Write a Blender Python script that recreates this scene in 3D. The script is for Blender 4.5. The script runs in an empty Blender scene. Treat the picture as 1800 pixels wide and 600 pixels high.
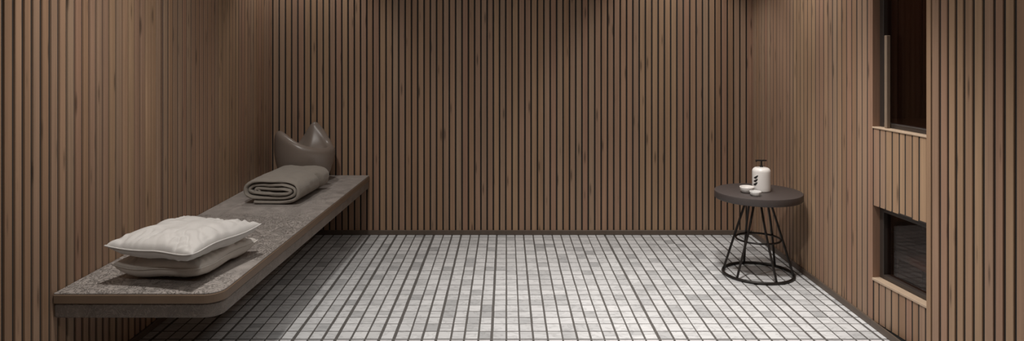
import bpy, bmesh, math, random
from mathutils import Vector, Matrix, noise
R = math.radians
PI = math.pi
random.seed(7)
S = bpy.context.scene
C = S.collection

# ------------------------------------------------------------------ camera, world, light
F = 1250.0                 # focal length in pixels of the 1800 px wide frame
CX, CY, CH = 890.0, 85.0, 1.36
cam_d = bpy.data.cameras.new('camera')
cam_d.sensor_fit = 'HORIZONTAL'; cam_d.sensor_width = 36.0
cam_d.lens = F/1800.0*36.0
cam_d.shift_x = (900.0-CX)/1800.0
cam_d.shift_y = -(300.0-CY)/1800.0
cam_d.clip_start = 0.02
cam = bpy.data.objects.new('camera', cam_d); C.objects.link(cam)
cam.location = (0, 0, CH); cam.rotation_euler = (R(90), 0, 0)
S.camera = cam

w = bpy.data.worlds.new('world'); S.world = w; w.use_nodes = True
w.node_tree.nodes['Background'].inputs[0].default_value = (0.02, 0.018, 0.016, 1)
w.node_tree.nodes['Background'].inputs[1].default_value = 0.2
vs = S.view_settings
S.display_settings.display_device = 'sRGB'
vs.view_transform = 'Standard'; vs.look = 'None'; vs.exposure = -0.10; vs.gamma = 1.0
vs.use_curve_mapping = False

WARM = (1.0, 0.955, 0.91)
def spot(name, loc, aim, power, angle, blend=0.6, radius=0.04, col=WARM):
    d = bpy.data.lights.new(name, 'SPOT'); d.energy = power; d.color = col
    d.spot_size = R(angle); d.spot_blend = blend; d.shadow_soft_size = radius
    o = bpy.data.objects.new(name, d); C.objects.link(o); o.location = loc
    o.rotation_euler = (Vector(aim)-Vector(loc)).to_track_quat('-Z', 'Y').to_euler()
    return o
def area_light(name, loc, sx, sy, power, spread, col=WARM):
    d = bpy.data.lights.new(name, 'AREA'); d.shape = 'RECTANGLE'; d.size = sx; d.size_y = sy
    d.energy = power; d.color = col; d.spread = R(spread)
    o = bpy.data.objects.new(name, d); C.objects.link(o); o.location = loc
    return o
# ceiling downlights of the room, plus two added fill lights (all above the frame)
spot('downlight_bench', (-1.04, 2.45, 2.44), (-0.45, 3.1, 0.2), 112, 150, 1.0, 0.06)
spot('downlight_floor', (0.90, 3.15, 2.44), (0.90, 3.30, 0.0), 228, 94, 1.0, 0.10)
spot('downlight_right', (1.20, 4.10, 2.44), (1.40, 4.0, 0.0), 58, 130, 1.0, 0.08)
spot('fill_front', (-0.75, 0.9, 2.44), (-1.30, 3.0, 0.5), 34, 48, 1.0, 0.08)  # added fill spot, brightens the pillow fronts from the viewer's side
area_light('fill_overhead', (0.1, 2.6, 2.46), 2.2, 2.2, 11, 170)  # added wide soft fill over the room, no fixture of its own
spot('downlight_back_right', (1.20, 4.88, 2.44), (1.20, 5.02, 0), 30, 82, 0.5, 0.03)
spot('downlight_back_left', (-1.42, 4.88, 2.44), (-1.42, 4.98, 0), 26, 84, 0.6, 0.03)

# ------------------------------------------------------------------ materials
def mat(name):
    m = bpy.data.materials.new(name); m.use_nodes = True
    nt = m.node_tree
    return m, nt, nt.nodes, nt.links, nt.nodes['Principled BSDF']
def plain(name, col, rough=0.6, metal=0.0, bump=0.0, bscale=200.0, var=0.0):
    m, nt, N, L, P = mat(name)
    P.inputs['Roughness'].default_value = rough; P.inputs['Metallic'].default_value = metal
    tc = N.new('ShaderNodeTexCoord')
    no = N.new('ShaderNodeTexNoise'); no.inputs['Scale'].default_value = bscale; no.inputs['Detail'].default_value = 4
    L.new(tc.outputs['Object'], no.inputs['Vector'])
    mx = N.new('ShaderNodeMix'); mx.data_type = 'RGBA'
    a = tuple(c*(1-var) for c in col); b = tuple(min(1, c*(1+var)) for c in col)
    mx.inputs[6].default_value = (*a, 1); mx.inputs[7].default_value = (*b, 1)
    L.new(no.outputs['Fac'], mx.inputs[0]); L.new(mx.outputs[2], P.inputs['Base Color'])
    if bump:
        bp = N.new('ShaderNodeBump'); bp.inputs['Strength'].default_value = bump; bp.inputs['Distance'].default_value = 0.002
        L.new(no.outputs['Fac'], bp.inputs['Height']); L.new(bp.outputs['Normal'], P.inputs['Normal'])
    return m
def math_node(N, L, op, a, b=None, clamp=False):
    n = N.new('ShaderNodeMath'); n.operation = op; n.use_clamp = clamp
    for i, v in enumerate((a, b)):
        if v is None: continue
        if isinstance(v, (int, float)): n.inputs[i].default_value = v
        else: L.new(v, n.inputs[i])
    return n.outputs[0]
def wood(name, tones, rough=0.55, knots=True):
    """vertical softwood boards: every board (mesh island) gets its own tone, grain and knots"""
    m, nt, N, L, P = mat(name)
    tc = N.new('ShaderNodeTexCoord'); ge = N.new('ShaderNodeNewGeometry')
    rnd = ge.outputs['Random Per Island']
    wn = N.new('ShaderNodeTexWhiteNoise'); wn.noise_dimensions = '1D'
    L.new(math_node(N, L, 'MULTIPLY', rnd, 977.0), wn.inputs['W'])
    off = N.new('ShaderNodeVectorMath'); off.operation = 'SCALE'; off.inputs['Scale'].default_value = 40.0
    L.new(wn.outputs['Color'], off.inputs[0])
    add = N.new('ShaderNodeVectorMath'); L.new(tc.outputs['Object'], add.inputs[0]); L.new(off.outputs[0], add.inputs[1])
    def noise_tex(sc, detail=4, dist=0.0):
        mp = N.new('ShaderNodeMapping'); mp.inputs['Scale'].default_value = sc
        L.new(add.outputs[0], mp.inputs[0])
        n = N.new('ShaderNodeTexNoise'); n.inputs['Scale'].default_value = 1.0
        n.inputs['Detail'].default_value = detail; n.inputs['Distortion'].default_value = dist
        L.new(mp.outputs[0], n.inputs['Vector']); return n.outputs['Fac']
    fine = noise_tex((260, 260, 3.0), 3); band = noise_tex((42, 42, 0.9), 3, 1.2); patch = noise_tex((3, 3, 1.3), 2)
    ramp = N.new('ShaderNodeValToRGB'); cr = ramp.color_ramp; cr.interpolation = 'LINEAR'
    for i, c in enumerate(tones):
        e = cr.elements[i] if i < 2 else cr.elements.new(0.5)
        e.position = i/(len(tones)-1); e.color = (*c, 1)
    L.new(wn.outputs['Value'], ramp.inputs['Fac'])
    t1 = math_node(N, L, 'MULTIPLY_ADD', band, 0.55); t1.node.inputs[2].default_value = 0.70
    t2 = math_node(N, L, 'MULTIPLY_ADD', fine, 0.26); t2.node.inputs[2].default_value = 0.87
    t3 = math_node(N, L, 'MULTIPLY_ADD', patch, 0.35); t3.node.inputs[2].default_value = 0.83
    g = math_node(N, L, 'MULTIPLY', math_node(N, L, 'MULTIPLY', t1, t2), t3)
    if knots:
        mp = N.new('ShaderNodeMapping'); mp.inputs['Scale'].default_value = (20, 20, 3.0); L.new(add.outputs[0], mp.inputs[0])
        vo = N.new('ShaderNodeTexVoronoi'); vo.inputs['Scale'].default_value = 1.0; L.new(mp.outputs[0], vo.inputs['Vector'])
        k = N.new('ShaderNodeMapRange'); k.interpolation_type = 'SMOOTHSTEP'
        k.inputs['From Min'].default_value = 0.04; k.inputs['From Max'].default_value = 0.20
        k.inputs['To Min'].default_value = 0.45; k.inputs['To Max'].default_value = 1.0
        L.new(vo.outputs['Distance'], k.inputs['Value'])
        g = math_node(N, L, 'MULTIPLY', g, k.outputs[0])
    sc = N.new('ShaderNodeVectorMath'); sc.operation = 'SCALE'
    L.new(ramp.outputs['Color'], sc.inputs[0]); L.new(g, sc.inputs['Scale'])
    L.new(sc.outputs[0], P.inputs['Base Color'])
    P.inputs['Roughness'].default_value = rough
    P.inputs['Specular IOR Level'].default_value = 0.3
    bp = N.new('ShaderNodeBump'); bp.inputs['Strength'].default_value = 0.25; bp.inputs['Distance'].default_value = 0.001
    L.new(fine, bp.inputs['Height']); L.new(bp.outputs['Normal'], P.inputs['Normal'])
    return m
M = {}
TONES = [(0.265, 0.158, 0.098), (0.335, 0.220, 0.136), (0.290, 0.172, 0.116), (0.350, 0.245, 0.158), (0.300, 0.205, 0.138)]
M['slat'] = wood('slat_wood', TONES)
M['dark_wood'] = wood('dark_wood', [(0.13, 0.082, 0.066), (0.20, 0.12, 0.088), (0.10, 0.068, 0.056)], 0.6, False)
M['backing'] = plain('slat_backing', (0.016, 0.015, 0.014), 0.9, var=0.2)
M['skirting'] = plain('skirting', (0.10, 0.074, 0.056), 0.5, var=0.15, bscale=30)
M['sill'] = plain('sill_wood', (0.44, 0.33, 0.235), 0.45, var=0.12, bscale=25)
M['bar'] = plain('bar_wood', (0.21, 0.155, 0.112), 0.5, var=0.12, bscale=25)
M['frame'] = plain('dark_frame', (0.035, 0.027, 0.023), 0.4, var=0.1)
M['ceiling'] = plain('ceiling_paint', (0.10, 0.075, 0.058), 0.8, var=0.1, bscale=3)
M['grout'] = plain('grout', (0.10, 0.093, 0.087), 0.9, bump=0.4, bscale=400, var=0.25)
M['metal'] = plain('black_steel', (0.022, 0.018, 0.016), 0.42, 0.4, var=0.15)
M['tabletop'] = plain('tabletop_dark', (0.055, 0.044, 0.041), 0.5, var=0.12, bscale=60)
M['ceramic'] = plain('white_ceramic', (0.72, 0.69, 0.66), 0.35, var=0.02)
M['ink'] = plain('black_print', (0.012, 0.011, 0.011), 0.5)
M['vessel'] = plain('taupe_glaze', (0.205, 0.168, 0.142), 0.33, var=0.04, bscale=12)
M['band'] = plain('bench_timber_band', (0.165, 0.112, 0.074), 0.5, var=0.15, bscale=14)

m, nt, N, L, P = mat('frosted_glass')
P.inputs['Base Color'].default_value = (0.85, 0.84, 0.82, 1); P.inputs['Roughness'].default_value = 0.45
P.inputs['Transmission Weight'].default_value = 0.35; M['frosted'] = m
m, nt, N, L, P = mat('dark_glass')
N.remove(P); out = N['Material Output']
tr = N.new('ShaderNodeBsdfTransparent'); tr.inputs['Color'].default_value = (0.80, 0.70, 0.66, 1)
gl = N.new('ShaderNodeBsdfGlossy'); gl.inputs['Roughness'].default_value = 0.03; gl.inputs['Color'].default_value = (0.9, 0.85, 0.82, 1)
lw = N.new('ShaderNodeLayerWeight'); lw.inputs['Blend'].default_value = 0.5
fc = math_node(N, L, 'POWER', lw.outputs['Facing'], 3.0); fc = math_node(N, L, 'MULTIPLY_ADD', fc, 0.30); fc.node.inputs[2].default_value = 0.02
mxs = N.new('ShaderNodeMixShader'); L.new(fc, mxs.inputs[0]); L.new(tr.outputs[0], mxs.inputs[1]); L.new(gl.outputs[0], mxs.inputs[2])
L.new(mxs.outputs[0], out.inputs['Surface']); M['glass'] = m

# marble mosaic
m, nt, N, L, P = mat('marble_mosaic')
tc = N.new('ShaderNodeTexCoord'); ge = N.new('ShaderNodeNewGeometry')
wn = N.new('ShaderNodeTexWhiteNoise'); wn.noise_dimensions = '1D'
L.new(math_node(N, L, 'MULTIPLY', ge.outputs['Random Per Island'], 811.0), wn.inputs['W'])
off = N.new('ShaderNodeVectorMath'); off.operation = 'SCALE'; off.inputs['Scale'].default_value = 3.0
L.new(wn.outputs['Color'], off.inputs[0])
add = N.new('ShaderNodeVectorMath'); L.new(tc.outputs['Object'], add.inputs[0]); L.new(off.outputs[0], add.inputs[1])
mp = N.new('ShaderNodeMapping'); mp.inputs['Scale'].default_value = (1.0, 2.2, 1.0); mp.inputs['Rotation'].default_value = (0, 0, 0.5)
L.new(add.outputs[0], mp.inputs[0])
ve = N.new('ShaderNodeTexNoise'); ve.inputs['Scale'].default_value = 7.0; ve.inputs['Detail'].default_value = 6; ve.inputs['Distortion'].default_value = 1.6
L.new(mp.outputs[0], ve.inputs['Vector'])
v1 = math_node(N, L, 'ABSOLUTE', math_node(N, L, 'SUBTRACT', ve.outputs['Fac'], 0.5))
vr = N.new('ShaderNodeMapRange'); vr.inputs['From Min'].default_value = 0.0; vr.inputs['From Max'].default_value = 0.05
vr.inputs['To Min'].default_value = 0.78; vr.inputs['To Max'].default_value = 1.0; L.new(v1, vr.inputs['Value'])
ramp = N.new('ShaderNodeValToRGB'); cr = ramp.color_ramp
cr.elements[0].position = 0.0; cr.elements[0].color = (0.39, 0.395, 0.40, 1)
cr.elements[1].position = 1.0; cr.elements[1].color = (0.645, 0.65, 0.655, 1)
for p, c in ((0.10, (0.49, 0.495, 0.50, 1)), (0.3, (0.565, 0.57, 0.575, 1)), (0.65, (0.605, 0.61, 0.615, 1))):
    e = cr.elements.new(p); e.color = c
L.new(wn.outputs['Value'], ramp.inputs['Fac'])
# broad natural clouding that runs across the sheets of mosaic
cl = N.new('ShaderNodeTexNoise'); cl.inputs['Scale'].default_value = 1.6; cl.inputs['Detail'].default_value = 3
L.new(tc.outputs['Object'], cl.inputs['Vector'])
c1 = math_node(N, L, 'MULTIPLY_ADD', cl.outputs['Fac'], 0.3); c1.node.inputs[2].default_value = 0.88
sc = N.new('ShaderNodeVectorMath'); sc.operation = 'SCALE'
L.new(ramp.outputs['Color'], sc.inputs[0]); L.new(math_node(N, L, 'MULTIPLY', vr.outputs[0], c1), sc.inputs['Scale'])
L.new(sc.outputs[0], P.inputs['Base Color'])
P.inputs['Roughness'].default_value = 0.5; P.inputs['Specular IOR Level'].default_value = 0.3
M['mosaic'] = m

# stone of the bench: fine cloudy stone with raised veins in places
def stone(name, base, relief):
    m, nt, N, L, P = mat(name)
    tc = N.new('ShaderNodeTexCoord')
    mp = N.new('ShaderNodeMapping'); mp.inputs['Scale'].default_value = (1.0, 0.8, 1.0); mp.inputs['Rotation'].default_value = (0, 0, 0.7)
    L.new(tc.outputs['Object'], mp.inputs[0])
    n1 = N.new('ShaderNodeTexNoise'); n1.inputs['Scale'].default_value = 6; n1.inputs['Detail'].default_value = 8; n1.inputs['Distortion'].default_value = 2.2
    n2 = N.new('ShaderNodeTexNoise'); n2.inputs['Scale'].default_value = 120; n2.inputs['Detail'].default_value = 3
    n3 = N.new('ShaderNodeTexNoise'); n3.inputs['Scale'].default_value = 22; n3.inputs['Detail'].default_value = 5; n3.inputs['Distortion'].default_value = 3.0
    msk = N.new('ShaderNodeTexNoise'); msk.inputs['Scale'].default_value = 1.7; msk.inputs['Detail'].default_value = 1
    for n in (n1, n2, n3): L.new(mp.outputs[0], n.inputs['Vector'])
    L.new(tc.outputs['Object'], msk.inputs['Vector'])
    ridge = math_node(N, L, 'ABSOLUTE', math_node(N, L, 'SUBTRACT', n3.outputs['Fac'], 0.5))
    rr = N.new('ShaderNodeMapRange'); rr.interpolation_type = 'SMOOTHSTEP'
    rr.inputs['From Min'].default_value = 0.0; rr.inputs['From Max'].default_value = 0.045
    rr.inputs['To Min'].default_value = 1.0; rr.inputs['To Max'].default_value = 0.0; L.new(ridge, rr.inputs['Value'])
    sep = N.new('ShaderNodeSeparateXYZ'); L.new(tc.outputs['Object'], sep.inputs[0])
    near = N.new('ShaderNodeMapRange'); near.interpolation_type = 'SMOOTHSTEP'    # the relief belongs to the near slab of stone
    near.inputs['From Min'].default_value = 1.05; near.inputs['From Max'].default_value = 1.35
    near.inputs['To Min'].default_value = 1.0; near.inputs['To Max'].default_value = 0.12; L.new(sep.outputs['Y'], near.inputs['Value'])
    mm = N.new('ShaderNodeMapRange'); mm.inputs['From Min'].default_value = 0.32; mm.inputs['From Max'].default_value = 0.50; L.new(msk.outputs['Fac'], mm.inputs['Value'])
    mk = math_node(N, L, 'MULTIPLY', mm.outputs[0], near.outputs[0])
    h = math_node(N, L, 'MULTIPLY', rr.outputs[0], mk)
    ramp = N.new('ShaderNodeValToRGB'); cr = ramp.color_ramp
    cr.elements[0].position = 0.3; cr.elements[0].color = (*[c*0.72 for c in base], 1)
    cr.elements[1].position = 0.72; cr.elements[1].color = (*[c*1.2 for c in base], 1)
    L.new(n1.outputs['Fac'], ramp.inputs['Fac'])
    mx = N.new('ShaderNodeMix'); mx.data_type = 'RGBA'; mx.inputs[7].default_value = (*[min(1, c*1.75) for c in base], 1)
    L.new(ramp.outputs['Color'], mx.inputs[6]); L.new(math_node(N, L, 'MULTIPLY', h, 0.75), mx.inputs[0])
    L.new(mx.outputs[2], P.inputs['Base Color'])
    P.inputs['Roughness'].default_value = 0.48
    hh = math_node(N, L, 'MULTIPLY_ADD', n2.outputs['Fac'], 0.12); L.new(h, hh.node.inputs[2])
    bp = N.new('ShaderNodeBump'); bp.inputs['Strength'].default_value = relief; bp.inputs['Distance'].default_value = 0.010
    L.new(hh, bp.inputs['Height']); L.new(bp.outputs['Normal'], P.inputs['Normal'])
    return m
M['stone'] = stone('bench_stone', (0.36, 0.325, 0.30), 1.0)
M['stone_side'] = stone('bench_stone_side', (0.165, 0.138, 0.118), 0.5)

def cloth(name, col, sc=900.0, bump=0.3, var=0.08):
    m, nt, N, L, P = mat(name)
    tc = N.new('ShaderNodeTexCoord')
    w1 = N.new('ShaderNodeTexWave'); w1.bands_direction = 'X'; w1.inputs['Scale'].default_value = sc/6; w1.inputs['Distortion'].default_value = 1.5
    w2 = N.new('ShaderNodeTexWave'); w2.bands_direction = 'Y'; w2.inputs['Scale'].default_value = sc/6; w2.inputs['Distortion'].default_value = 1.5
    no = N.new('ShaderNodeTexNoise'); no.inputs['Scale'].default_value = 18; no.inputs['Detail'].default_value = 5
    for n in (w1, w2, no): L.new(tc.outputs['Object'], n.inputs['Vector'])
    h = math_node(N, L, 'ADD', w1.outputs['Fac'], w2.outputs['Fac'])
    h2 = math_node(N, L, 'MULTIPLY_ADD', h, 0.15); L.new(no.outputs['Fac'], h2.node.inputs[2])
    mx = N.new('ShaderNodeMix'); mx.data_type = 'RGBA'
    mx.inputs[6].default_value = (*[c*(1-var) for c in col], 1); mx.inputs[7].default_value = (*[min(1, c*(1+var)) for c in col], 1)
    L.new(no.outputs['Fac'], mx.inputs[0]); L.new(mx.outputs[2], P.inputs['Base Color'])
    P.inputs['Roughness'].default_value = 0.9
    P.inputs['Sheen Weight'].default_value = 0.15
    bp = N.new('ShaderNodeBump'); bp.inputs['Strength'].default_value = bump; bp.inputs['Distance'].default_value = 0.002
    L.new(h2, bp.inputs['Height']); L.new(bp.outputs['Normal'], P.inputs['Normal'])
    return m
M['linen'] = cloth('white_linen', (0.56, 0.54, 0.515))
M['linen_low'] = cloth('cream_linen', (0.62, 0.585, 0.54))
M['blanket'] = cloth('taupe_blanket', (0.27, 0.24, 0.205), 500, 0.8, 0.14)

# ------------------------------------------------------------------ mesh helpers
class MB:
    def __init__(s): s.v = []; s.f = []
    def add(s, vs_, fs):
        b = len(s.v); s.v += [tuple(p) for p in vs_]; s.f += [tuple(i+b for i in f) for f in fs]
    def box(s, x0, x1, y0, y1, z0, z1):
        s.add([(x0,y0,z0),(x1,y0,z0),(x1,y1,z0),(x0,y1,z0),(x0,y0,z1),(x1,y0,z1),(x1,y1,z1),(x0,y1,z1)],
              [(0,3,2,1),(4,5,6,7),(0,1,5,4),(1,2,6,5),(2,3,7,6),(3,0,4,7)])
    def prism(s, poly, z0, z1):
        """vertical prism over a counter-clockwise polygon"""
        n = len(poly)
        s.add([(x,y,z0) for x,y in poly]+[(x,y,z1) for x,y in poly],
              [tuple(range(n-1,-1,-1)), tuple(range(n,2*n))]+[(i,(i+1)%n,n+(i+1)%n,n+i) for i in range(n)])
    def loft(s, rings, close_v=True, cap=True):
        n = len(rings[0]); V = [p for r in rings for p in r]; Fs = []
        for j in range(len(rings)-1):
            for i in range(n if close_v else n-1):
                a = j*n+i; b = j*n+(i+1)%n
                Fs.append((a, b, b+n, a+n))
        if cap: Fs += [tuple(range(n-1,-1,-1)), tuple(range((len(rings)-1)*n, len(rings)*n))]
        s.add(V, Fs)
    def lathe(s, prof, n=48, centre=(0,0,0)):
        cx, cy, cz = centre
        rings = [[(cx+r*math.cos(2*PI*i/n), cy+r*math.sin(2*PI*i/n), cz+z) for i in range(n)] for r, z in prof]
        s.loft(rings)
    def tube(s, pts, r, n=10, closed=False):
        pts = [Vector(p) for p in pts]; rings = []; m_ = len(pts); prev = None
        for k in range(m_):
            if closed: t = pts[(k+1)%m_]-pts[k-1]
            else: t = pts[min(k+1,m_-1)]-pts[max(k-1,0)]
            t.normalize()
            up = Vector((0,0,1)) if abs(t.z) < 0.95 else Vector((1,0,0))
            a = t.cross(up); a.normalize()
            if prev is not None and a.dot(prev) < 0: a = -a
            prev = a; b = a.cross(t)
            rr = r[k] if isinstance(r, (list, tuple)) else r
            rings.append([pts[k]+a*(rr*math.cos(2*PI*i/n))+b*(rr*math.sin(2*PI*i/n)) for i in range(n)])
        if closed: s.loft(rings+[rings[0]], cap=False)
        else: s.loft(rings)
    def build(s, name, material, parent=None, smooth=False, weld=False):
        me = bpy.data.meshes.new(name); me.from_pydata(s.v, [], s.f)
        bm = bmesh.new(); bm.from_mesh(me)
        if weld: bmesh.ops.remove_doubles(bm, verts=bm.verts, dist=1e-5)
        bmesh.ops.recalc_face_normals(bm, faces=bm.faces); bm.to_mesh(me); bm.free()
        me.materials.append(material)
        if smooth:
            for p in me.polygons: p.use_smooth = True
        o = bpy.data.objects.new(name, me); C.objects.link(o)
        if parent: o.parent = parent
        return o
def bevel(o, width, seg=2, angle=40):
    b = o.modifiers.new('bevel', 'BEVEL'); b.width = width; b.segments = seg; b.limit_method = 'ANGLE'; b.angle_limit = R(angle); return o
def subsurf(o, lv=2):
    s = o.modifiers.new('subdivision', 'SUBSURF'); s.levels = lv; s.render_levels = lv; return o
def autosmooth(o, ang=40):
    me = o.data
    for p in me.polygons: p.use_smooth = True
    me.set_sharp_from_angle(angle=R(ang)); return o
def thing(name, loc, label, cat, group=None, rz=0.0):
    o = bpy.data.objects.new(name, None); o.empty_display_size = 0.1; C.objects.link(o)
    o.location = loc; o.rotation_euler = (0, 0, rz); o['label'] = label; o['category'] = cat
    if group: o['group'] = group
    return o
def tag(o, label, cat, group=None):
    o['label'] = label; o['category'] = cat
    if group: o['group'] = group
    return o
def structure(o, label=None, cat=None):
    o['kind'] = 'structure'
    if label: o['label'] = label
    if cat: o['category'] = cat
    return o

# ------------------------------------------------------------------ room shell
XL, XR, YB, YF, HC = -1.711, 1.790, 5.18, -1.0, 2.5
Y1, Y2 = 3.48, 3.032       # far and near edge of the panel with the two windows
SK = 0.034                 # skirting height
TH = 0.022                 # slat thickness

def slats(mb, s0, s1, pitch, gap, z0, z1, jit=0.0, first_wide=0.0):
    """slats in wall coordinates: x along the wall, y = 0 the slat face (room on +y side), backing behind"""
    x = s0
    k = 0
    while x < s1-0.004:
        wd = pitch-gap+random.uniform(-jit, jit)
        if k == 0 and first_wide: wd = first_wide
        x2 = min(x+wd, s1); c = 0.0016; d = random.uniform(-0.0012, 0.0)
        mb.prism([(x, -TH), (x2, -TH), (x2, -c+d), (x2-c, d), (x+c, d), (x, -c+d)], z0, z1)
        x = x+wd+gap; k += 1
def wall(name, origin, ang, length, sections, label):
    """wall object: slats as its surface pattern on a dark backing board"""
    b = MB()
    for (s0, s1, pitch, gap, jit) in sections: slats(b, s0, s1, pitch, gap, SK*0.9, HC, jit)
    o = b.build(name, M['slat'])
    o.location = (origin[0], origin[1], 0); o.rotation_euler = (0, 0, ang)
    k = MB()
    for (s0, s1, pitch, gap, jit) in sections: k.box(s0, min(s1, length), -TH-0.05, -0.0022 if gap < 0.0105 else -0.009, 0, HC)
    k.build('backing_felt', M['backing'], o)
    structure(o, label, 'wall')
    return o
# back wall runs along +x, its room side is -y: use angle pi (x backwards) so that local +y looks into the room
wall('wall_back', (XR, YB), PI, XR-XL, [(0.0, XR-XL+0.018, 0.0462, 0.0112, 0.0012)], 'back wall of brown vertical wooden slats behind the bench and the side table')
# left wall: local x along -Y (from the back corner to the front), room on +X
wall('wall_left', (XL, YB), -PI/2, YB-YF, [(0.0, YB-3.535, 0.0525, 0.0088, 0.004), (YB-3.535+0.0088, YB-YF, 0.0511, 0.0165, 0.004)],
     'left wall of brown vertical wooden slats beside the stone bench')
# right wall: local x along +Y, room on -X ; near stretch, window panel, far stretch
def wall_r(name, x0, y0, ang, length, sections, label): return wall(name, (x0, y0), ang, length, sections, label)
wr = wall('wall_right', (XR, Y1), PI/2, YB-Y1, [(0.0, YB-Y1, 0.0546, 0.0092, 0.002)], 'lighter slatted right wall between the window openings and the back corner')
b = MB()
x = Y2-YF
slats(b, 0.0, x-0.0335, 0.0546, 0.0145, SK*0.9, HC, 0.006)
b.prism([(x-0.031, -0.10), (x, -0.10), (x, -0.002), (x-0.002, 0.0), (x-0.029, 0.0), (x-0.031, -0.002)], 0.0, HC)
o = b.build('wall_right_near', M['slat']); o.location = (XR, YF, 0); o.rotation_euler = (0, 0, PI/2)
k = MB(); k.box(0, x-0.031, -TH-0.05, -0.007, 0, HC); k.build('backing_felt', M['backing'], o)
structure(o, 'near stretch of the slatted right wall at the right edge of the photo', 'wall')
# front wall behind the camera
wall('wall_front', (XL, YF), 0.0, XR-XL, [(0.0, XR-XL, 0.0546, 0.012, 0.002)], 'slatted wall behind the viewer')

# window panel: turned a little, local x from far edge to near edge, room on local +y
PA, PB = Vector((XR, Y1)), Vector((1.8365, 3.010))
pd = PB-PA; PL = pd.length; pang = math.atan2(pd.y, pd.x)
# local +y must look to -X: rotating +x(dir) by 90 deg clockwise/counter: dir points -Y, left of it is +X, so mirror by running near->far
pang2 = pang+PI
ZU0, ZU1, ZL0, ZL1 = 0.978, 2.05, 0.240, 0.594
b = MB()
J0 = 0.006
for (z0, z1) in ((SK*0.9, ZL0-0.012), (ZL1, ZU0-0.008), (ZU1, HC)):
    st = random.getstate(); slats(b, 0.0, PL-0.003, 0.0462, 0.0080, z0, z1, 0.005)
o = b.build('wall_right_panel', M['slat']); o.location = (PB.x, PB.y, 0); o.rotation_euler = (0, 0, pang2)
panel = o
structure(o, 'narrow slatted panel of the right wall holding two dark windows', 'wall')
k = MB()
for (z0, z1) in ((0, ZL0-0.012), (ZL1, ZU0-0.008), (ZU1, HC)): k.box(0, PL, -0.09, -0.003, z0, z1)
k.build('backing_felt', M['backing'], o)
j = MB(); j.box(PL-0.004, PL+0.02, -0.09, -0.0005, 0, HC); j.build('jamb_board', M['slat'], o)

def window(name, z0, z1, sill_t, label, bar=False):
    w_ = bpy.data.objects.new(name, None); C.objects.link(w_)
    w_.location = (PB.x, PB.y, 0); w_.rotation_euler = (0, 0, pang2)
    structure(w_, label, 'window')
    fr = MB(); fw = 0.030; ya, yb = -0.080, -0.036; xa, xb = 0.0, PL-0.0045
    fr.box(xa, xa+fw, ya, yb, z0, z1); fr.box(xb-fw, xb, ya, yb, z0, z1)
    fr.box(xa+fw, xb-fw, ya, yb, z0, z0+0.022); fr.box(xa+fw, xb-fw, ya, yb, z1-fw, z1)
    bevel(fr.build('window_frame', M['frame'], w_), 0.002, 1)
    p_ = MB(); p_.box(xa+fw-0.004, xb-fw+0.004, -0.062, -0.056, z0+0.018, z1-fw+0.004); p_.build('pane', M['glass'], w_)
    s_ = MB(); s_.box(xa, xb, -0.085, 0.004, z0-sill_t, z0); bevel(s_.build('sill', M['sill'], w_), 0.0015, 1)
    hd = MB(); hd.box(xa, xb, -0.036, -0.001, z1, z1+0.006); hd.build('head_lining', M['frame'], w_)
    if bar:
        h_ = MB(); xc = xb-0.078
        h_.box(xc-0.010, xc+0.010, -0.034, -0.014, z0, 1.422)
        hb = bevel(h_.build('pull_bar', M['bar'], w_), 0.003, 2); hb['label'] = 'upright pale wooden pull bar'
    return w_
window('window_1', ZU0, ZU1, 0.008, 'tall upper dark window in the right wall panel with pale wooden pull bar', True)
window('window_2', ZL0, ZL1, 0.012, 'small lower dark window in the right wall panel just above the floor')

# dark sauna cabin seen through the two windows
k = MB()
cx0, cx1, cy0, cy1 = 1.93, 2.75, 2.75, 4.0
for i in range(9):
    y = cy0+i*(cy1-cy0)/9; k.box(cx1, cx1+0.02, y+0.003, y+(cy1-cy0)/9-0.003, 0, HC)
for i in range(6):
    x = cx0+i*(cx1-cx0)/6; k.box(x+0.003, x+(cx1-cx0)/6-0.003, cy1, cy1+0.02, 0, HC); k.box(x+0.003, x+(cx1-cx0)/6-0.003, cy0-0.02, cy0, 0, HC)
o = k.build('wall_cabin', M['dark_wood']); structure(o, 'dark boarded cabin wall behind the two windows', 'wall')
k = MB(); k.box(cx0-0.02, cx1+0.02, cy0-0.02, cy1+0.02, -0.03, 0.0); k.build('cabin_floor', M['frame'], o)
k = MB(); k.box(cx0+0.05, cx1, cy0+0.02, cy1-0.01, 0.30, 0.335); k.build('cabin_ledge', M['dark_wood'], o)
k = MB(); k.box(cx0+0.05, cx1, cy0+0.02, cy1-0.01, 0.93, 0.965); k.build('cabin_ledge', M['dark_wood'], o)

# added dim point light, lifts the dark interior behind the panes
d = bpy.data.lights.new('cabin_fill', 'POINT'); d.energy = 3.0; d.color = (1.0, 0.72, 0.55); d.shadow_soft_size = 0.06
o = bpy.data.objects.new('cabin_fill', d); C.objects.link(o); o.location = (2.3, 3.1, 2.38)

# ceiling
k = MB(); k.box(XL-0.08, cx1+0.1, YF-0.08, YB+0.08, HC, HC+0.05)
structure(k.build('ceiling', M['ceiling']), 'dark ceiling above the frame', 'ceiling')

# skirtings: one plain dark strip along each wall
def strip(name, pts, label):
    k = MB(); k.box(*pts); structure(bevel(k.build(name, M['skirting']), 0.002, 1), label, 'skirting')
strip('baseboard_back', (XL+0.008, XR-0.010, YB-0.008, YB+0.012, 0, SK), 'dark strip along the foot of the back wall')
strip('baseboard_left', (XL-0.012, XL+0.008, YF, YB-0.009, 0, SK), 'dark strip along the foot of the left wall')
k = MB()
k.box(XR-0.009, XR+0.015, Y1, YB-0.009, 0, SK); k.box(XR-0.009, XR-0.0005, YF, Y1, 0, SK)
structure(bevel(k.build('baseboard_right', M['skirting']), 0.002, 1), 'dark strip along the foot of the right wall', 'skirting')

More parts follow.
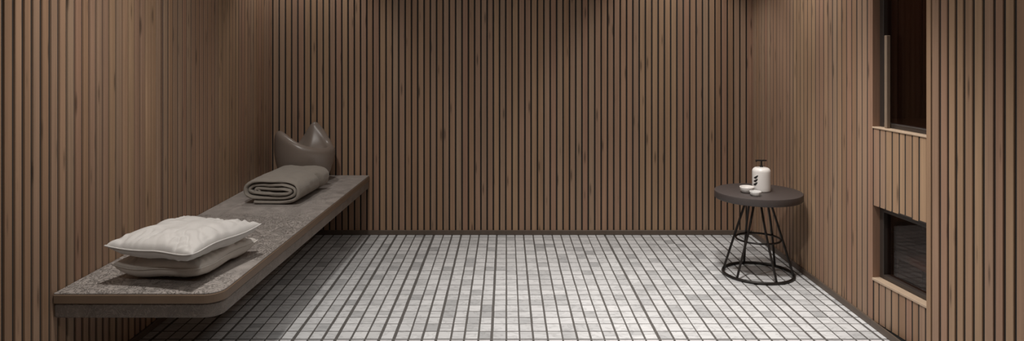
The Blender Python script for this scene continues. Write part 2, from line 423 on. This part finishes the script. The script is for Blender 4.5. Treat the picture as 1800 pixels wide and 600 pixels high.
# mosaic floor: real tiles standing a little proud of the grout
def grid_lines(a, b_, pitch, jit, thin, thick, p_thick, rng):
    out = []; x = a
    while x < b_:
        g = thick*rng.uniform(0.85, 1.1) if rng.random() < p_thick else thin*rng.uniform(0.8, 1.25)
        wd = pitch+rng.uniform(-jit, jit)-g
        out.append((x, min(x+wd, b_))); x += wd+g
    return out
rng = random.Random(21)
cols = grid_lines(XL-0.005, XR+0.06, 0.0655, 0.004, 0.0088, 0.0150, 0.25, rng)
rows = grid_lines(YF, YB+0.005, 0.0860, 0.010, 0.0080, 0.0120, 0.12, rng)
t = MB()
for (y0, y1) in rows:
    for (x0, x1) in cols:
        e = [rng.uniform(-0.0007, 0.0007) for _ in range(4)]
        zt = rng.uniform(-0.0004, 0.0); c = 0.0007
        xa, xb, ya, yb = x0+e[0], x1+e[1], y0+e[2], y1+e[3]
        if rng.random() < 0.05:          # tile cut into two strips
            ym = ya+(yb-ya)*rng.uniform(0.35, 0.65)
            parts = [(ya, ym-0.0015), (ym+0.0015, yb)]
        else: parts = [(ya, yb)]
        for (p, q) in parts:
            tz = [zt+rng.uniform(-0.0003, 0.0) for _ in range(4)]
            t.add([(xa,p,-0.006),(xb,p,-0.006),(xb,q,-0.006),(xa,q,-0.006),(xa,p,zt-c),(xb,p,zt-c),(xb,q,zt-c),(xa,q,zt-c),
                   (xa+c,p+c,tz[0]),(xb-c,p+c,tz[1]),(xb-c,q-c,tz[2]),(xa+c,q-c,tz[3])],
                  [(0,1,5,4),(1,2,6,5),(2,3,7,6),(3,0,4,7),(4,5,9,8),(5,6,10,9),(6,7,11,10),(7,4,8,11),(8,9,10,11)])
fl = structure(t.build('floor', M['mosaic']), 'floor of small white and grey marble mosaic tiles with dark grout', 'floor')
k = MB(); k.box(XL-0.08, XR+0.1, YF-0.08, YB+0.08, -0.05, -0.0014); k.build('grout_bed', M['grout'], fl)

# ------------------------------------------------------------------ stone bench on the left wall
BZ = 0.435
bench = thing('stone_bench', (XL, 2.68, 0), 'long low wall-hung bench of grey stone with a brown timber edge along the left wall', 'bench')
BLn = YB-2.68-0.003        # length
WN, WF = 0.634, 0.716      # width at the near and the far end
def bench_poly(ins, rad):
    """plan outline, counter-clockwise, near right corner rounded; local origin at the wall, near end"""
    pts = [(0.002, ins)]
    cx, cy = WN-ins-rad, ins+rad
    for i in range(13):
        a = -PI/2+i/12*PI/2; pts.append((cx+rad*math.cos(a), cy+rad*math.sin(a)))
    pts += [(WF-ins, BLn), (0.002, BLn)]
    return pts
k = MB(); k.prism(bench_poly(0.004, 0.070), BZ-0.006, BZ)
o = bevel(k.build('stone_top', M['stone'], bench), 0.0025, 2, 60)
k = MB(); k.prism(bench_poly(0.0, 0.074), BZ-0.040, BZ-0.006)
o = bevel(k.build('timber_band', M['band'], bench), 0.003, 2, 60); o['label'] = 'brown timber edge band'
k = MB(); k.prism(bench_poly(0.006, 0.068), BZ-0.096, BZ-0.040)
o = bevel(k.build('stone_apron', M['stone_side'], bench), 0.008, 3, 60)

# ------------------------------------------------------------------ pillows
def fbm(p, sc): return noise.noise(Vector(p)*sc)
def make_pillow(name, a, b_, t_up, t_dn, material, seed, rest, loc, rz, under=None):
    """a, b_ half sizes; t_up / t_dn half thickness above and below the seam; rest: level of what it lies on; under: a pillow below to drape over"""
    n = 72; mb = MB()
    def outline(u, v):
        # corners pulled outwards, sides drawn in
        x = a*u*(1-0.075*(1-v*v)); y = b_*v*(1-0.06*(1-u*u))
        return x, y
    def surf(u, v, top):
        x, y = outline(u, v)
        e = max(0.0, (1-abs(u)**3.0))*max(0.0, (1-abs(v)**3.0))
        h = e**(0.34 if under is None else 0.42)
        edge = max(abs(u), abs(v))
        # creases: gathers of uneven strength running in from the seam, soft dents over the face
        amp = max(0.0, fbm((u*1.5, v*1.5, seed+31), 1.3)+0.25)
        q = 10*u+7*fbm((u, v, seed), 1.5) if abs(v) > abs(u) else 12*v+7*fbm((u, v, seed+4), 1.5)
        wr = 0.017*amp*edge**2*(1-edge**8)*math.sin(2.3*q)
        wr += 0.012*fbm((u*1.2, v*1.2, seed+9), 1.9)*h
        d_ = fbm((u*2.6+v*1.4, v*0.9-u*0.5, seed+2), 2.2)
        wr -= 0.016*max(0.0, 0.22-abs(d_))/0.22*h*max(0.0, fbm((u, v, seed+14), 1.1)+0.35)
        cz = 0.012*fbm((u*0.8, v*0.8, seed+20), 1.4)+0.014*(abs(u*v))**3
        if top: z = cz+t_up*h+wr
        else: z = cz-t_dn*h+wr*0.4
        return Vector((x, y, z))
    G = [[surf(-1+2*i/n, -1+2*j_/n, True) for i in range(n+1)] for j_ in range(n+1)]
    Bt = [[surf(-1+2*i/n, -1+2*j_/n, False) for i in range(n+1)] for j_ in range(n+1)]
    mw = Matrix.Translation(loc) @ Matrix.Rotation(rz, 4, 'Z')
    def floor_z(p):
        z = rest
        if under:
            q = mw @ p
            hit = under.ray_cast(Vector((q.x, q.y, 3)), Vector((0, 0, -1)))
            if hit[0]: z = max(z, hit[0].z-loc[2]+0.0012)
        return z
    for j_ in range(n+1):
        for i in range(n+1):
            p, q = G[j_][i], Bt[j_][i]
            fz = floor_z(q)
            rim = i in (0, n) or j_ in (0, n)
            q.z = max(q.z, fz); p.z = q.z if rim else max(p.z, fz+0.006, q.z+0.001)
    V = [p for r in G for p in r]+[p for r in Bt for p in r]; m_ = (n+1)*(n+1); Fs = []
    for j_ in range(n):
        for i in range(n):
            q = j_*(n+1)+i
            Fs.append((q, q+1, q+n+2, q+n+1)); Fs.append((m_+q, m_+q+n+1, m_+q+n+2, m_+q+1))
    mb.add(V, Fs)
    o = mb.build(name, material, smooth=True, weld=True); subsurf(o, 1)
    o.location = loc; o.rotation_euler = (0, 0, rz)
    # stitched seam running round the rim
    k = MB(); pts = []
    for i in range(0, n, 1): pts.append(G[0][i])
    for i in range(0, n, 1): pts.append(G[i][n])
    for i in range(n, 0, -1): pts.append(G[n][i])
    for i in range(n, 0, -1): pts.append(G[i][0])
    k.tube(pts, 0.0028, 6, closed=True); k.build('piping', material, o, smooth=True)
    return o
pl = make_pillow('pillow', 0.188, 0.228, 0.052, 0.054, M['linen_low'], 3.1, -0.050, (-1.342, 3.015, BZ+0.0505), R(-8))
tag(pl, 'cream pillow lying on the stone bench, under the white one', 'pillow', 'pillows on the bench')
from mathutils.bvhtree import BVHTree
bv = BVHTree.FromPolygons([pl.matrix_world @ v.co if False else Matrix.Translation(pl.location) @ Matrix.Rotation(R(-8), 4, 'Z') @ v.co for v in pl.data.vertices], [tuple(p.vertices) for p in pl.data.polygons])
pu = make_pillow('pillow', 0.192, 0.238, 0.060, 0.056, M['linen'], 8.3, -0.060, (-1.322, 2.953, BZ+0.140), R(-12), bv)
tag(pu, 'plump white pillow lying on top of the cream pillow', 'pillow', 'pillows on the bench')

# ------------------------------------------------------------------ rolled blanket
def blanket():
    W2, H2, LEN, TK, SP = 0.190, 0.081, 0.50, 0.0215, 0.0236
    path = []
    turns = 2.5+0.35/(2*PI)-0.02; n = int(turns*72)
    for i in range(n+1):
        th = i/72.0
        a = W2-TK/2-SP*th; bb = H2-TK/2-SP*th
        ang = -PI/2-0.35+2*PI*th
        ex = 0.55 if th < 1 else 0.6
        cx_, cz_ = math.cos(ang), math.sin(ang)
        x = a*math.copysign(abs(cx_)**ex, cx_); z = bb*math.copysign(abs(cz_)**(ex+0.25), cz_)
        path.append((x, z))
    # the inner end runs on to the left as a flat layer and curls over itself
    x, z = path[-1]; xe = -0.088; zr = 0.0135
    for i in range(1, 13): path.append((x+(xe-x)*i/12, z))
    for i in range(1, 40):
        q = PI/2+i/39*2*PI*1.15; rr = zr*(1-0.55*i/39)
        path.append((xe+rr*math.cos(q), z-zr+rr*math.sin(q)))
    # resample evenly
    d = [0.0]
    for p, q in zip(path, path[1:]): d.append(d[-1]+math.hypot(q[0]-p[0], q[1]-p[1]))
    m_ = 300; out = []; j_ = 0
    for i in range(m_+1):
        s = d[-1]*i/m_
        while j_ < len(d)-2 and d[j_+1] < s: j_ += 1
        t_ = (s-d[j_])/max(1e-9, d[j_+1]-d[j_]); p, q = path[j_], path[j_+1]
        out.append((p[0]+(q[0]-p[0])*t_, p[1]+(q[1]-p[1])*t_))
    path = out
    rows_ = 46; mb = MB(); rings = []
    def section(y, k_, shrink):
        tk = TK*shrink; left = []; right = []
        for i, (x, z) in enumerate(path):
            p0 = path[max(i-1, 0)]; p1 = path[min(i+1, m_)]
            tx, tz = p1[0]-p0[0], p1[1]-p0[1]; l_ = math.hypot(tx, tz) or 1; nx, nz = tz/l_, -tx/l_
            w_ = 0.0045*fbm((x*6, y*3, z*9), 1.6)+0.0022*fbm((x*14, y*10, z*14+3), 2.2)
            lay = 0.0018*math.sin(i*0.21+1.3)+0.007*fbm((i*0.05, 2.0+y*2.0, 0.0), 1.0)
            xx, zz = x+nx*(w_+lay), z+nz*(w_+lay*0.6)
            if z < -0.03: zz = z
            left.append((xx+nx*tk/2, zz+nz*tk/2)); right.append((xx-nx*tk/2, zz-nz*tk/2))
        loop = left+right[::-1]
        res = []
        for q, (x, z) in enumerate(loop):
            ii = q if q <= m_ else 2*m_+1-q
            # soft sag of the bundle and the turned back flap: a slanted crease on its far third
            s = (y+LEN/2)/LEN
            cr = s-(0.70-0.10*(z/H2))
            g_ = math.exp(-(cr/0.035)**2)*0.024*max(0.0, min(1.0, (x+0.10)/0.16))
            f_ = 1+(0.05 if cr > 0 else 0.0)*max(0.0, min(1.0, (x+0.05)/0.2))
            z2 = z*(1.0+0.10*math.sin(PI*s)*(z > 0)*(1-(x/W2)**2))
            yy = y-0.010*(x/W2)**2*(1 if y < 0 else -1)+0.030*fbm((ii*0.022, 7.0, 0.0), 1.0)*max(0.0, -2*y/LEN)**3-0.014*(1-ii/m_)*max(0.0, -2*y/LEN)**3
            res.append(Vector((x*f_-g_*math.copysign(1, x)*(abs(x)/W2), yy, max(-H2, z2*(1-g_*2.2)))))
        return res
    for k_ in range(rows_+1):
        f_ = k_/rows_
        y = -LEN/2+LEN*f_
        e = min(f_, 1-f_)*rows_
        sh = 0.45 if e < 0.5 else (0.85 if e < 1.5 else 0.97)
        if e < 0.5: y += 0.0
        rings.append(section(y, k_, sh))
    mb.loft(rings)
    o = mb.build('rolled_blanket', M['blanket'], smooth=True)
    o.location = (-1.375, 4.46, BZ+H2+0.0005); o.rotation_euler = (0, 0, R(-4))
    return o
tag(blanket(), 'taupe blanket folded into a thick roll on the far half of the stone bench', 'blanket')

# ------------------------------------------------------------------ sculptural vessel in the corner
def vessel():
    nT, mb = 160, MB()
    def dang(a, b_): return (a-b_+180) % 360-180
    KEYS = [(10, .250), (30, .262), (46, .312), (62, .370), (78, .408), (94, .368), (109, .295), (124, .245), (142, .235), (160, .262),
            (178, .325), (196, .360), (225, .361), (250, .332), (270, .300), (290, .272), (312, .255), (340, .247)]
    def H(t_):
        # closed smooth curve through the rim heights
        t_ %= 360; n = len(KEYS)
        for q in range(n):
            a0, h0 = KEYS[q]; a1, h1 = KEYS[(q+1) % n]
            span = (a1-a0) % 360; u = ((t_-a0) % 360)/span
            if u <= 1:
                hm, hp = KEYS[q-1][1], KEYS[(q+2) % n][1]
                sm = (a0-KEYS[q-1][0]) % 360; sp = (KEYS[(q+2) % n][0]-a1) % 360
                m0 = (h1-hm)/(span+sm)*span; m1 = (hp-h0)/(span+sp)*span
                return (2*u**3-3*u*u+1)*h0+(u**3-2*u*u+u)*m0+(-2*u**3+3*u*u)*h1+(u**3-u*u)*m1
    def Rm(t_):
        return 0.208+0.006*math.cos(R(t_))-0.012*max(0, math.sin(R(t_)))
    def prof(z):
        u = min(1.0, z/0.24); p = 0.70+0.30*math.sin(u*PI/2)**0.9
        if z > 0.24: p -= 3.0*(z-0.24)**2
        return p
    rings = []
    nO, nL, nI = 20, 9, 18
    cols_ = []
    for i in range(nT):
        t_ = 360*i/nT; h = H(t_); a = R(t_); tk = 0.033
        pr = [(0.0, 0.0), (0.07, 0.0), (0.13, 0.0), (0.70*Rm(t_)-0.006, 0.0015)]
        for j_ in range(nO+1):
            z = 0.007+(h-tk-0.007)*j_/nO; pr.append((Rm(t_)*prof(z), z))
        rc, zc = Rm(t_)*prof(h-tk)-tk, h-tk
        for j_ in range(1, nL+1):
            b_ = PI*j_/(nL+1); pr.append((rc+tk*math.cos(b_), zc+tk*math.sin(b_)))
        zf = 0.185; ri = rc-tk*0.94
        for j_ in range(nI+1):
            z = zc+(zf-zc)*j_/nI
            q = j_/nI
            pr.append((ri+(0.045-ri)*(0.55*q+0.45*q**2.2), z))
        pr += [(0.025, zf-0.004), (0.0, zf-0.005)]
        cols_.append([(r*math.cos(a), r*math.sin(a), z) for r, z in pr])
    rings = [[cols_[i][j_] for i in range(nT)] for j_ in range(len(cols_[0]))]
    mb.loft(rings, cap=False)
    o = mb.build('sculptural_bowl', M['vessel'], smooth=True, weld=True)
    o.location = (-1.405, 4.945, BZ+0.0005)
    sm = o.modifiers.new('smooth', 'SMOOTH'); sm.factor = 0.5; sm.iterations = 30
    return subsurf(o, 1)
tag(vessel(), 'glossy taupe ceramic bowl with two upswept pointed lips in the bench corner', 'bowl')

# ------------------------------------------------------------------ side table
TX, TY = 1.515, 4.28
table = thing('side_table', (TX, TY, 0), 'small round dark side table on black wire legs in the back right corner', 'table')
TR, TZ = 0.254, 0.500
k = MB(); k.lathe([(0.0, TZ-0.046), (TR-0.02, TZ-0.046), (TR-0.004, TZ-0.043), (TR, TZ-0.038), (TR, TZ-0.005), (TR-0.001, TZ-0.0015), (TR-0.005, TZ), (0.0, TZ)], 96)
autosmooth(k.build('tabletop', M['tabletop'], table, weld=True), 50)
def ring_pts(r, z, n=72, c=(0, 0)): return [(c[0]+r*math.cos(2*PI*i/n), c[1]+r*math.sin(2*PI*i/n), z) for i in range(n)]
BR = 0.203
k = MB(); k.tube(ring_pts(BR, 0.0085), 0.0085, 10, True); k.build('base_ring', M['metal'], table, smooth=True)
def r_at(z): return BR-0.004+(0.066-BR)*(z/(TZ-0.046))
k = MB(); k.tube(ring_pts(r_at(0.215)-0.006, 0.215), 0.006, 8, True); k.build('middle_ring', M['metal'], table, smooth=True)
k = MB(); k.tube(ring_pts(0.066, TZ-0.052), 0.006, 8, True); k.build('top_ring', M['metal'], table, smooth=True)
# six rods in pairs that draw together under the top
for g in range(3):
    for s_ in (-1, 1):
        ab = R(248+120*g+s_*33); at_ = R(248+120*g+s_*15)
        pts = []
        for i in range(13):
            u = i/12; z = 0.010+(TZ-0.046-0.010)*u
            rr = (BR-0.003)*(1-u)+0.066*u; aa = ab+(at_-ab)*u**1.3
            pts.append((rr*math.cos(aa), rr*math.sin(aa), z))
        k = MB(); k.tube(pts, 0.0068, 10); k.build('leg', M['metal'], table, smooth=True)

# soap dispenser
DX, DY = 1.537, 4.285
disp = thing('soap_dispenser', (DX, DY, TZ), 'white rounded soap dispenser with dark T-shaped pump on the side table', 'dispenser')
k = MB(); r_ = 0.0535; h_ = 0.146
pf = [(0.0, 0.0), (r_-0.006, 0.0), (r_-0.001, 0.002), (r_, 0.006)]
pf += [(r_, 0.006+(h_-0.034)*i/6) for i in range(1, 7)]
for i in range(1, 9):
    a = PI/2*i/8; pf.append((r_-0.024*(1-math.cos(a)), h_-0.028+0.024*math.sin(a)))
pf += [(0.018, h_-0.0025), (0.0, h_)]
k.lathe(pf, 64); k.build('body', M['ceramic'], disp, smooth=True, weld=True)
k = MB(); k.lathe([(0.0, h_-0.003), (0.010, h_-0.003), (0.010, h_+0.006), (0.0055, h_+0.008), (0.005, h_+0.036), (0.0, h_+0.036)], 24)
autosmooth(k.build('pump_stem', M['metal'], disp, weld=True))
k = MB(); k.box(-0.034, 0.030, -0.0085, 0.0085, h_+0.034, h_+0.042); k.box(-0.034, -0.027, -0.006, 0.006, h_+0.029, h_+0.035)
bevel(k.build('pump_head', M['metal'], disp), 0.002, 2)
# three slanted leaf-shaped black marks on the left of its front
for q in range(3):
    k = MB(); zc = 0.043+0.0205*q; n = 12; top = []; bot = []
    for i in range(n+1):
        u = i/n; a = R(-166+33*u+2*q)
        mid = zc+0.015*u-0.005*math.sin(PI*u) ; th = 0.0088*math.sin(PI*u)**0.7*(0.55+0.6*u)
        for (lst, s_) in ((top, 1), (bot, -1)):
            lst.append(((r_+0.0006)*math.cos(a), (r_+0.0006)*math.sin(a), mid+s_*th))
    k.add(bot+top, [(i, i+1, n+2+i, n+1+i) for i in range(n)])
    o = k.build('black_mark', M['ink'], disp)
    so = o.modifiers.new('solid', 'SOLIDIFY'); so.thickness = 0.0008; so.offset = 0

# little dishes beside the dispenser
def dish(name, x, y, r, h, material, label, wall_t=0.004, fr=0.45):
    k = MB(); pf = [(0.0, 0.0), (r*fr, 0.0)]
    for i in range(1, 11):
        u = i/10; pf.append((r*(fr+(1-fr)*math.sin(u*PI/2)**0.9), h*(1-math.cos(u*PI/2))**0.9))
    pf.append((r-wall_t*0.5, h+0.001)); pf.append((r-wall_t, h))
    for i in range(9, -1, -1):
        u = i/10; pf.append((max(0.004, r*(fr+(1-fr)*math.sin(u*PI/2)**0.9)-wall_t), max(wall_t, h*(1-math.cos(u*PI/2))**0.9+wall_t*0.4)))
    pf.append((0.0, wall_t)); k.lathe(pf, 48)
    o = k.build(name, material, smooth=True, weld=True); o.location = (x, y, TZ+0.0003)
    return o
tag(dish('soap_dish', 1.433, 4.235, 0.042, 0.036, M['ceramic'], ''), 'small white soap dish beside the dispenser on the side table', 'dish')
tag(dish('glass_bowl', 1.452, 4.145, 0.033, 0.026, M['frosted'], ''), 'tiny translucent bowl in front of the soap dish on the side table', 'bowl')
